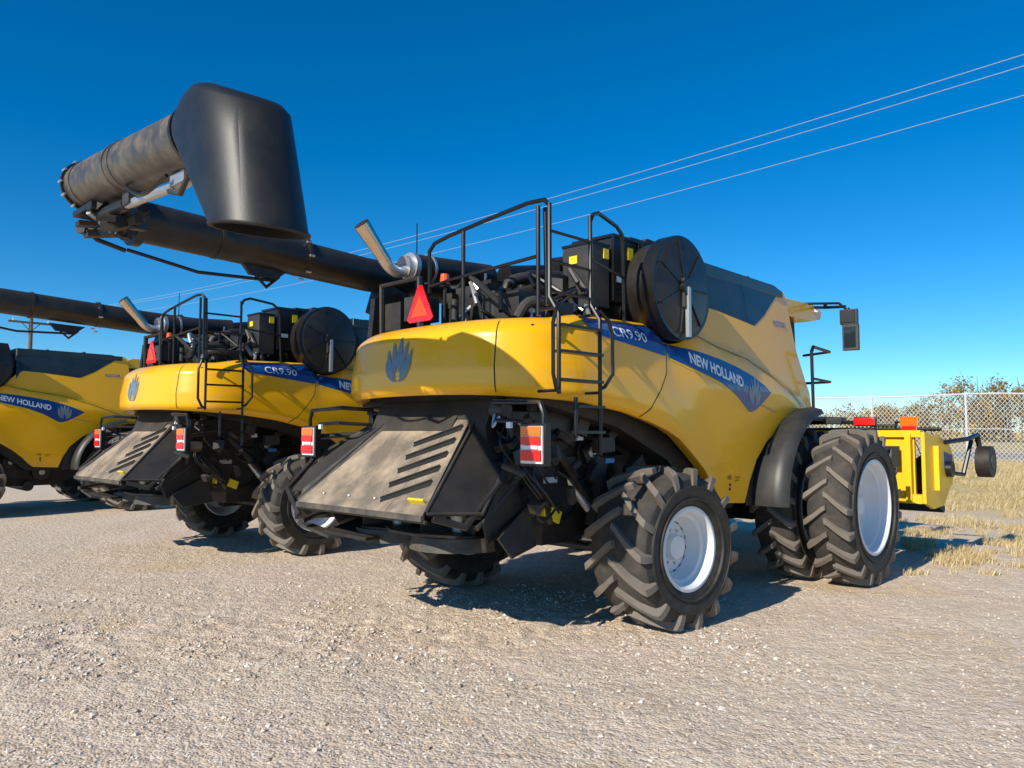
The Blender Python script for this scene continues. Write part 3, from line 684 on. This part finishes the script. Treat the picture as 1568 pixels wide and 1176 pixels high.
def build_header():
    P=Part(); 
    z0,z1=.88,1.88; W=2.36
    P.box((5.62,0,(z0+z1)/2),(.06,2*W-.2,z1-z0-.1),'yel2'); P.box((5.60,0,z1),(.14,2*W,.10),'yel2'); P.box((5.60,0,z0+.06),(.16,2*W,.13),'yel2')
    for v in (-2.2,-1.3,-.75,.75,1.3,1.75,2.2): P.box((5.52,v,1.38),(.09,.08,.98),'yel2')
    for v in (1.55,1.98): P.box((5.47,v,1.55),(.05,.22,.3),'dk')
    for sg in (-1,1):
        P.prism([(5.55,z0),(5.55,z1+.02),(6.2,z1-.02),(6.75,1.75),(7.0,1.5),(6.9,1.15),(6.4,.80),(5.9,.78)],sg*W,sg*(W+.05),'yel2')
        P.prism([(5.95,1.05),(5.95,1.7),(6.5,1.68),(6.75,1.45),(6.6,1.1)],sg*(W+.05),sg*(W+.12),'yel2')
        P.prism([(6.2,1.62),(6.2,1.35),(6.62,1.33),(6.62,1.55)],sg*(W+.121),sg*(W+.125),'blue')
        P.tube([(6.35,sg*W,1.35),(6.35,sg*(W+.2),1.35)],.12,'blkc',14)
        P.tube([(6.3,sg*(W+.12),1.75),(6.9,sg*(W+.28),1.80),(7.35,sg*(W+.30),1.86),(7.38,sg*(W+.36),1.44)],.035,'blkc',8)
        P.tube([(6.4,sg*(W+.1),1.3),(6.9,sg*(W+.2),1.25),(7.1,sg*(W+.28),1.78)],.03,'blkc',8)
        P.tube([(7.38,sg*(W+.30),1.44),(7.38,sg*(W+.50),1.44)],.245,'tyre',24); P.tube([(7.38,sg*(W+.29),1.44),(7.38,sg*(W+.51),1.44)],.11,'gry',16)
        P.box((5.65,sg*2.18,2.06),(.05,.24,.14),'amber'); P.box((5.65,sg*2.18,1.96),(.05,.20,.06),'red'); P.tube([(5.65,sg*2.0,1.9),(5.65,sg*2.0,2.05),(5.65,sg*2.15,2.06)],.018,'blkc',8)
        P.tube([(5.5,sg*1.95,1.3),(5.45,sg*1.7,1.8),(5.5,sg*1.7,2.0),(5.6,sg*2.0,2.0)],.02,'blkc',8)
    P.tube([(6.2,-W,1.25),(6.2,W,1.25)],.2,'gry',20)
    n=160;vs=[]
    for i in range(n+1):
        t=i/n; v=-W+2*W*t; th=t*2*math.pi*8*(1 if t<.5 else -1)
        for r in (.2,.32): vs.append(lv((6.2+r*math.cos(th),v,1.25+r*math.sin(th))))
    P.add(vs,[(2*i,2*i+2,2*i+3,2*i+1) for i in range(n)],'gry')
    P.prism([(6.5,.95),(6.5,1.05),(7.4,.72),(7.45,.66),(7.38,.60)],-2.15,2.15,'dk')
    for i in range(36):
        v=-2.1+4.2*i/35
        for k in range(4): P.tube([(6.7+.2*k,v,.98-.08*k),(6.74+.2*k,v,1.08-.08*k)],.006,'blkc',4)
    P.tube([(6.6,-W,1.95),(6.6,W,1.95)],.03,'blkc')
    for i in range(30): P.tube([(6.6,-2.2+4.4*i/29,1.95),(7.2,-2.2+4.4*i/29,1.5)],.008,'blkc',5)
    return P.mesh('pickup_header')

ME=dict(shell=build_shell(),decals=build_decals(),chassis=build_chassis(),fenders=build_fenders(),rear=build_rear(),ladder=build_ladder(),engine=build_engine(),tank=build_tank(),cab=build_cab(),augF=build_auger(True),augS=build_auger(False),header=build_header())
WH={}
for sd in (1,-1):
    WH['rear',sd]=build_wheel('rear_wheel_mesh',.79,.74,.375,15,sd,.08,16)
    WH['front',sd]=build_wheel('front_wheel_mesh',.98,.54,.56,19,sd,-.02,0)

def combine(O,ang,folded=True,header=False):
    e=bpy.data.objects.new('combine_harvester',None); COL.objects.link(e); e.location=(O[0],O[1],0); e.rotation_euler=(0,0,R_(ang))
    mkobj('body_panels',ME['shell'],e); mkobj('decals',ME['decals'],e)
    mkobj('chassis',ME['chassis'],e,bevel=.008); mkobj('wheel_fenders',ME['fenders'],e)
    mkobj('straw_chopper_and_lamps',ME['rear'],e,bevel=.005); mkobj('ladder_and_rails',ME['ladder'],e)
    mkobj('engine_deck',ME['engine'],e,bevel=.008); mkobj('grain_tank',ME['tank'],e,bevel=.015); mkobj('cab',ME['cab'],e,bevel=.02)
    mkobj('unloading_auger',ME['augF' if folded else 'augS'],e)
    if header: mkobj('pickup_header',ME['header'],e,bevel=.012)
    for sd in (1,-1):
        st=R_(-6)
        mkobj('rear_wheel_'+('right' if sd>0 else 'left'),WH['rear',sd],e,(.09,-sd*1.54,.775),(0,R_(7*sd),st))
        mkobj('front_wheel_outer_'+('right' if sd>0 else 'left'),WH['front',sd],e,(3.58,-sd*2.13,.965),(0,R_(3),0))
        mkobj('front_wheel_inner_'+('right' if sd>0 else 'left'),WH['front',sd],e,(3.58,-sd*1.44,.965),(0,R_(9),0))
    return e
c1=combine((.336,8.76),46,True,True)
c2=combine((-4.42,13.3),46,False)
c3=combine((-13.2,18.0),45,False)

# ------------------------------------------------------------------ terrain
FP=Vector((17.3,26)); FN=Vector((.595,.803)); FT=Vector((.803,-.595))
def gz(x,y):
    d=(x-FP.x)*FN.x+(y-FP.y)*FN.y
    h=.75*sstep(-11,-.5,d)+ .9*sstep(40,160,d)
    h+=.10*sstep(-12,-6,d)*noise.noise(Vector((x*.35,y*.35,0)))
    near=1-sstep(14,30,math.hypot(x,y-6))
    if near>0:
        tr=math.exp(-((y-7.6-.12*x)/1.0)**2)*sstep(2.5,0,x)
        h+=near*(.018*noise.noise(Vector((x*.9,y*.9,3)))+.012*noise.noise(Vector((x*3.1,y*3.1,9)))+(.007+.024*tr)*noise.noise(Vector((x*7,y*7,5))))
    return h
def axis(a,b,fine0,fine1,df):
    xs=[];x=fine0
    while x<=fine1: xs.append(x); x+=df
    st=df; x=fine1
    while x<b: st*=1.18; x+=st; xs.append(x)
    st=df; x=fine0; l=[]
    while x>a: st*=1.18; x-=st; l.append(x)
    return l[::-1]+xs
xs=axis(-900,900,-7,9,.045); ys=axis(-60,1500,1.5,13,.045)
vs=[(x,y,gz(x,y)) for y in ys for x in xs]; nx=len(xs)
fs=[(j*nx+i,j*nx+i+1,(j+1)*nx+i+1,(j+1)*nx+i) for j in range(len(ys)-1) for i in range(nx-1)]
me=bpy.data.meshes.new('ground'); me.from_pydata(vs,[],fs); me.polygons.foreach_set('use_smooth',[True]*len(fs))
g=mkobj('gravel_ground',me)
def ground_mat():
    m,nt,b=new_mat('gravel'); L=nt.links.new
    geo=N(nt,'ShaderNodeNewGeometry'); P=geo.outputs['Position']
    def noise_(sc,det=6,r=.6):
        n=N(nt,'ShaderNodeTexNoise'); n.inputs['Scale'].default_value=sc; n.inputs['Detail'].default_value=det; n.inputs['Roughness'].default_value=r; L(P,n.inputs['Vector']); return n.outputs['Fac']
    def ramp(src,stops):
        r=N(nt,'ShaderNodeValToRGB'); e=r.color_ramp.elements
        while len(e)<len(stops): e.new(.5)
        for q,(p,c) in zip(e,stops): q.position=p; q.color=(*c,1)
        L(src,r.inputs['Fac']); return r.outputs['Color']
    def mix(f,a,b2,bt='MIX'):
        x=N(nt,'ShaderNodeMix',data_type='RGBA',blend_type=bt)
        if isinstance(f,float): x.inputs['Factor'].default_value=f
        else: L(f,x.inputs['Factor'])
        for s,v in (('A',a),('B',b2)):
            if isinstance(v,tuple): x.inputs[s].default_value=(*v,1)
            else: L(v,x.inputs[s])
        return x.outputs['Result']
    base=ramp(noise_(.6,5,.7),[(.32,(.66,.485,.345)),(.5,(.76,.58,.42)),(.7,(.82,.65,.48))])
    v=N(nt,'ShaderNodeTexVoronoi'); v.inputs['Scale'].default_value=48; L(P,v.inputs['Vector'])
    vc=N(nt,'ShaderNodeSeparateColor'); L(v.outputs['Color'],vc.inputs[0])
    stone=ramp(vc.outputs[0],[(0,(.40,.30,.21)),(.35,(.70,.54,.395)),(.8,(.80,.66,.51)),(1,(.92,.86,.77))])
    c=mix(.5,base,stone)
    v2=N(nt,'ShaderNodeTexVoronoi'); v2.inputs['Scale'].default_value=15; L(P,v2.inputs['Vector'])
    vc2=N(nt,'ShaderNodeSeparateColor'); L(v2.outputs['Color'],vc2.inputs[0])
    c=mix(.22,c,ramp(vc2.outputs[1],[(0,(.52,.40,.29)),(.5,(.72,.56,.41)),(1,(.88,.77,.63))]))
    patch=ramp(noise_(.33,5,.75),[(.55,(0,0,0)),(.66,(1,1,1))])
    c=mix(patch,c,mix(.5,c,(.68,.48,.23)))
    dp=N(nt,'ShaderNodeVectorMath',operation='DOT_PRODUCT'); L(P,dp.inputs[0]); dp.inputs[1].default_value=(FN.x,FN.y,0)
    wob=N(nt,'ShaderNodeMath',operation='MULTIPLY_ADD'); L(noise_(.8,4),wob.inputs[0]); wob.inputs[1].default_value=3.0; L(dp.outputs['Value'],wob.inputs[2])
    d0=FP.x*FN.x+FP.y*FN.y
    def band(a,bb,src):
        mr=N(nt,'ShaderNodeMapRange'); mr.inputs['From Min'].default_value=d0+a; mr.inputs['From Max'].default_value=d0+bb; L(src,mr.inputs['Value']); return mr.outputs['Result']
    grass=ramp(noise_(6,6,.75),[(.3,(.36,.26,.11)),(.5,(.58,.44,.21)),(.7,(.72,.58,.32))])
    c=mix(band(-10,-7,wob.outputs[0]),c,grass)
    c=mix(band(9,9.6,dp.outputs['Value']),c,(.36,.33,.30))
    c=mix(band(18,18.8,dp.outputs['Value']),c,grass)
    c=mix(band(60,75,dp.outputs['Value']),c,(.78,.54,.13))
    L(c,b.inputs['Base Color']); b.inputs['Roughness'].default_value=.95; b.inputs['Specular IOR Level'].default_value=.05
    hs=N(nt,'ShaderNodeMath',operation='MULTIPLY_ADD'); L(v.outputs['Distance'],hs.inputs[0]); hs.inputs[1].default_value=-.9; L(noise_(30,5,.75),hs.inputs[2])
    h2=N(nt,'ShaderNodeMath',operation='MULTIPLY_ADD'); L(v2.outputs['Distance'],h2.inputs[0]); h2.inputs[1].default_value=-1.3; L(hs.outputs[0],h2.inputs[2])
    bp=N(nt,'ShaderNodeBump'); bp.inputs['Strength'].default_value=.62; bp.inputs['Distance'].default_value=.018
    L(h2.outputs[0],bp.inputs['Height']); L(bp.outputs['Normal'],b.inputs['Normal'])
    return m
me.materials.append(ground_mat())
def stone_mat():
    m,nt,b=new_mat('loose_stones'); L=nt.links.new
    g=N(nt,'ShaderNodeNewGeometry'); r=N(nt,'ShaderNodeValToRGB'); e=r.color_ramp.elements
    e[0].color=(.36,.27,.19,1); e[1].color=(.86,.79,.69,1); k=e.new(.6); k.color=(.66,.52,.39,1)
    L(g.outputs['Random Per Island'],r.inputs['Fac']); L(r.outputs['Color'],b.inputs['Base Color']); b.inputs['Roughness'].default_value=.9; return m
rnd=random.Random(2); V=[];F=[]
def add_stone(x,y,r):
    o=len(V); z=gz(x,y)+r*.15; a0=rnd.random()*6.28
    fl=rnd.uniform(.45,.8)
    for k in range(4):
        a=a0+k*1.57+rnd.uniform(-.3,.3); q=r*rnd.uniform(.7,1.2); V.append((x+q*math.cos(a),y+q*math.sin(a),z+r*rnd.uniform(-.2,.2)))
    for k in range(3):
        a=a0+.6+k*2.09; q=r*rnd.uniform(.3,.6); V.append((x+q*math.cos(a),y+q*math.sin(a),z+r*fl*rnd.uniform(.7,1)))
    F.extend([(o+4,o+5,o+6),(o,o+1,o+4),(o+1,o+5,o+4),(o+1,o+2,o+5),(o+2,o+3,o+5),(o+3,o+6,o+5),(o+3,o,o+6),(o,o+4,o+6)])
for i in range(46000):
    y=2.2+11*rnd.random()**1.4; x=rnd.uniform(-.72,.72)*y; add_stone(x,y,.003+.010*rnd.random()**3+(.012 if rnd.random()<.012 else 0))
for i in range(8000):
    y=rnd.gauss(7.6,1.3); x=rnd.uniform(-6,2.5); y+=.12*x
    if noise.noise(Vector((x*1.3,y*1.3,0)))>.0: add_stone(x,y,.008+.020*rnd.random()**2)
me=bpy.data.meshes.new('loose_stones'); me.from_pydata(V,[],F); me.materials.append(stone_mat()); mkobj('loose_stones',me)

def grass_mat():
    m,nt,b=new_mat('dry_grass'); L=nt.links.new
    g=N(nt,'ShaderNodeNewGeometry'); r=N(nt,'ShaderNodeValToRGB'); e=r.color_ramp.elements
    e[0].color=(.36,.26,.11,1); e[1].color=(.76,.63,.38,1); k=e.new(.5); k.color=(.58,.44,.21,1)
    L(g.outputs['Random Per Island'],r.inputs['Fac']); L(r.outputs['Color'],b.inputs['Base Color']); b.inputs['Roughness'].default_value=.8; return m
V=[];F=[]
def blade_at(x,y,h):
    o=len(V); a=rnd.random()*6.28; w=.003+.003*rnd.random(); lx=rnd.gauss(.25,.35)*h; ly=rnd.gauss(0,.3)*h; z=gz(x,y)-.01
    dx,dy=w*math.cos(a),w*math.sin(a)
    V.extend([(x-dx,y-dy,z),(x+dx,y+dy,z),(x+lx*.4+dx*.8,y+ly*.4+dy*.8,z+h*.6),(x+lx*.4-dx*.8,y+ly*.4-dy*.8,z+h*.6),(x+lx,y+ly,z+h)])
    F.extend([(o,o+1,o+2,o+3),(o+3,o+2,o+4)])
cnt=0
while cnt<80000:
    t=rnd.uniform(-14,8); d=-13.5+ (15)*rnd.random()
    x=FP.x+FT.x*t+FN.x*d; y=FP.y+FT.y*t+FN.y*d
    if x/y<.38: continue
    nn=noise.noise(Vector((x*.7,y*.7,1)))+.4*noise.noise(Vector((x*2.3,y*2.3,1)))
    if nn<-.15+.35*sstep(-8,-13,d): continue
    blade_at(x,y,rnd.uniform(.04,.16)*(1+max(0,nn)*1.0)); cnt+=1
cnt=0
while cnt<7000:
    y=rnd.uniform(10.3,15); x=y*rnd.uniform(.50,.72)
    if noise.noise(Vector((x*1.1,y*1.1,7)))+.7*noise.noise(Vector((x*3.3,y*3.3,2)))<rnd.uniform(.05,.3): continue
    blade_at(x,y,rnd.uniform(.03,.14)); cnt+=1
me=bpy.data.meshes.new('dry_grass'); me.from_pydata(V,[],F); me.materials.append(grass_mat()); mkobj('dry_grass',me)

# ------------------------------------------------------------------ chain link fence
P=Part()
def fpos(t,z=0):
    x=FP.x+FT.x*t; y=FP.y+FT.y*t; return Vector((x,y,gz(x,y)+z))
t0,t1=-20,9; HF=2.45
t=t0
while t<=t1:
    P.tube([fpos(t,0),fpos(t,HF+.08)],.040,'galv',8,raw=True); t+=3.05
P.tube([fpos(t0+i*(t1-t0)/30,HF) for i in range(31)],.030,'galv',6,raw=True)
P.tube([fpos(t0+i*(t1-t0)/30,HF*.5) for i in range(31)],.014,'galv',5,raw=True)
P.tube([fpos(t0+i*(t1-t0)/30,.06) for i in range(31)],.01,'galv',5,raw=True)
sp=.14; t=t0-HF
while t<t1:
    for sg in (0,1):
        a,b=(t,t+HF*.8)
        if a<t0 or b>t1: continue
        za,zb=(0.05,HF) if sg else (HF,.05)
        A=fpos(a,0);B=fpos(b,0); A.z+=za;B.z+=zb
        P.tube([A,B],.0065,'galv',3,caps=False,raw=True)
    t+=sp
mkobj('chain_link_fence',P.mesh('chain_link_fence'))

# ------------------------------------------------------------------ power line
def pole(x,y,h,name='utility_pole'):
    P=Part(); P.tube([(0,0,-.3),(0,0,h)],.15,'wood',12,raw=True,rs=[.20,.14])
    d=Vector((-50.6,42.7,0)).normalized(); q=Vector((-d.y,d.x,0))
    P.tube([q*-1.6+Vector((0,0,h-.6)),q*1.6+Vector((0,0,h-.6))],.09,'wood',8,raw=True)
    for k in (-1.25,0,1.25):
        b=q*k+Vector((0,0,h-.55 if k else h)); P.tube([b,b+Vector((0,0,.22))],.05,'galv',8,raw=True)
    for k in (-.7,.7): P.tube([q*k+Vector((0,0,h-.62)),Vector((0,0,h-1.3))],.03,'wood',6,raw=True)
    mkobj(name,P.mesh(name),None,(x,y,gz(x,y)))
A=Vector((12.2,18.3));D=Vector((-50.6,42.7))
pL=A+D; pR=A-D*.27
pole(pL.x,pL.y,10.8); pole(pR.x,pR.y,11.6)
P=Part(); q=Vector((-D.y,D.x)).normalized()
for off_ in (-1.25,0,1.25):
    pts=[]
    for i in range(61):
        t=-.27+1.27*i/60; z=10.5-3.93*t+4.43*t*t+(.25 if off_==0 else 0)
        p=A+D*t+q*off_; pts.append((p.x,p.y,z))
    P.tube(pts,.008,'wire',5,raw=True)
mkobj('power_lines',P.mesh('power_lines'))

# ------------------------------------------------------------------ distant trees
def leaf_mat():
    m,nt,b=new_mat('autumn_foliage'); L=nt.links.new
    g=N(nt,'ShaderNodeNewGeometry'); r=N(nt,'ShaderNodeValToRGB'); e=r.color_ramp.elements
    e[0].color=(.06,.04,.015,1); e[1].color=(.55,.33,.03,1); k=e.new(.5); k.color=(.26,.17,.03,1)
    L(g.outputs['Random Per Island'],r.inputs['Fac']); L(r.outputs['Color'],b.inputs['Base Color']); b.inputs['Roughness'].default_value=.8; return m
M['leafs']=leaf_mat(); M['bark']=paint('bark',(.14,.11,.085),.9,dust=.1)
P=Part(); rnd=random.Random(9)
LV=[];LF=[]
for i in range(400):
    t=rnd.uniform(-75,40); d=rnd.uniform(58,84); x=FP.x+FT.x*t+FN.x*d; y=FP.y+FT.y*t+FN.y*d
    ratio=x/y
    if ratio<.25 or ratio>.85: continue
    k=sstep(.46,.60,ratio); h=rnd.uniform(2.6,4.6)*(1-k)+rnd.uniform(4.8,7.8)*k; z=gz(x,y)
    bare=rnd.random()<(.45-.38*k)
    P.tube([(x,y,z-.2),(x+rnd.uniform(-.3,.3),y,z+h*.5),(x+rnd.uniform(-.5,.5),y,z+h*.92)],.08,'bark',5,raw=True,rs=[.10,.06,.015])
    for j in range(10 if bare else 4):
        b0=z+h*rnd.uniform(.15,.65); a=rnd.random()*6.28; l=h*rnd.uniform(.2,.38)
        P.tube([(x,y,b0),(x+l*.45*math.cos(a),y+l*.45*math.sin(a),b0+l*.6),(x+l*.6*math.cos(a),y+l*.6*math.sin(a),b0+l*1.0)],.03,'bark',3,raw=True,rs=[.035,.022,.008])
    nl=180 if bare else 600
    cl=[(x+rnd.gauss(0,h*.2),y+rnd.gauss(0,h*.2),z+h*rnd.uniform(.10,.9),rnd.uniform(.35,.8)) for _ in range(9)]
    for j in range(nl):
        c=rnd.choice(cl); px=c[0]+rnd.gauss(0,c[3]*.55); py=c[1]+rnd.gauss(0,c[3]*.55); pz=c[2]+rnd.gauss(0,c[3]*.45); s=rnd.uniform(.10,.20); o=len(LV)
        for q in range(3): LV.append((px+rnd.uniform(-s,s),py+rnd.uniform(-s,s),pz+rnd.uniform(-s,s)))
        LF.append((o,o+1,o+2))
P.add(LV,LF,'leafs')
mkobj('distant_tree_row',P.mesh('distant_tree_row',0))

# ------------------------------------------------------------------ light
w=bpy.data.worlds.new('World'); scene.world=w; w.use_nodes=True; nt=w.node_tree
bg=nt.nodes['Background']; sky=nt.nodes.new('ShaderNodeTexSky'); sky.sky_type='NISHITA'; sky.sun_disc=False
sky.sun_elevation=R_(SUN_EL); tr=R_(SUN_TR); sky.sun_rotation=math.atan2(-math.cos(tr),-math.sin(tr))%(2*math.pi)
sky.air_density=1.0; sky.dust_density=.0; sky.ozone_density=4.0; sky.altitude=1500
hsv=nt.nodes.new('ShaderNodeHueSaturation'); hsv.inputs['Saturation'].default_value=1.38; hsv.inputs['Hue'].default_value=.493
mul=nt.nodes.new('ShaderNodeMix'); mul.data_type='RGBA'; mul.blend_type='MULTIPLY'; mul.inputs['Factor'].default_value=1; mul.inputs['B'].default_value=(.75,.99,1.10,1)
nt.links.new(sky.outputs[0],hsv.inputs['Color']); nt.links.new(hsv.outputs[0],mul.inputs['A']); nt.links.new(mul.outputs['Result'],bg.inputs['Color']); bg.inputs['Strength'].default_value=.125
sun=bpy.data.lights.new('sun','SUN'); sun.energy=5.0; sun.angle=R_(.5); sun.color=(1,.94,.82)
so=bpy.data.objects.new('sun',sun); COL.objects.link(so)
el=R_(SUN_EL); dv=Vector((math.cos(el)*math.cos(tr),math.cos(el)*math.sin(tr),-math.sin(el)))
so.rotation_euler=dv.to_track_quat('-Z','Y').to_euler(); so.location=(-10,-10,12)

# ------------------------------------------------------------------ camera
cam=bpy.data.cameras.new('camera'); co=bpy.data.objects.new('camera',cam); COL.objects.link(co)
co.location=(0,0,1.9); co.rotation_euler=(R_(90)+math.atan(74/1178),0,0)
cam.sensor_width=36; cam.lens=36*1178/1568; cam.clip_end=5000; cam.clip_start=.05
scene.camera=co
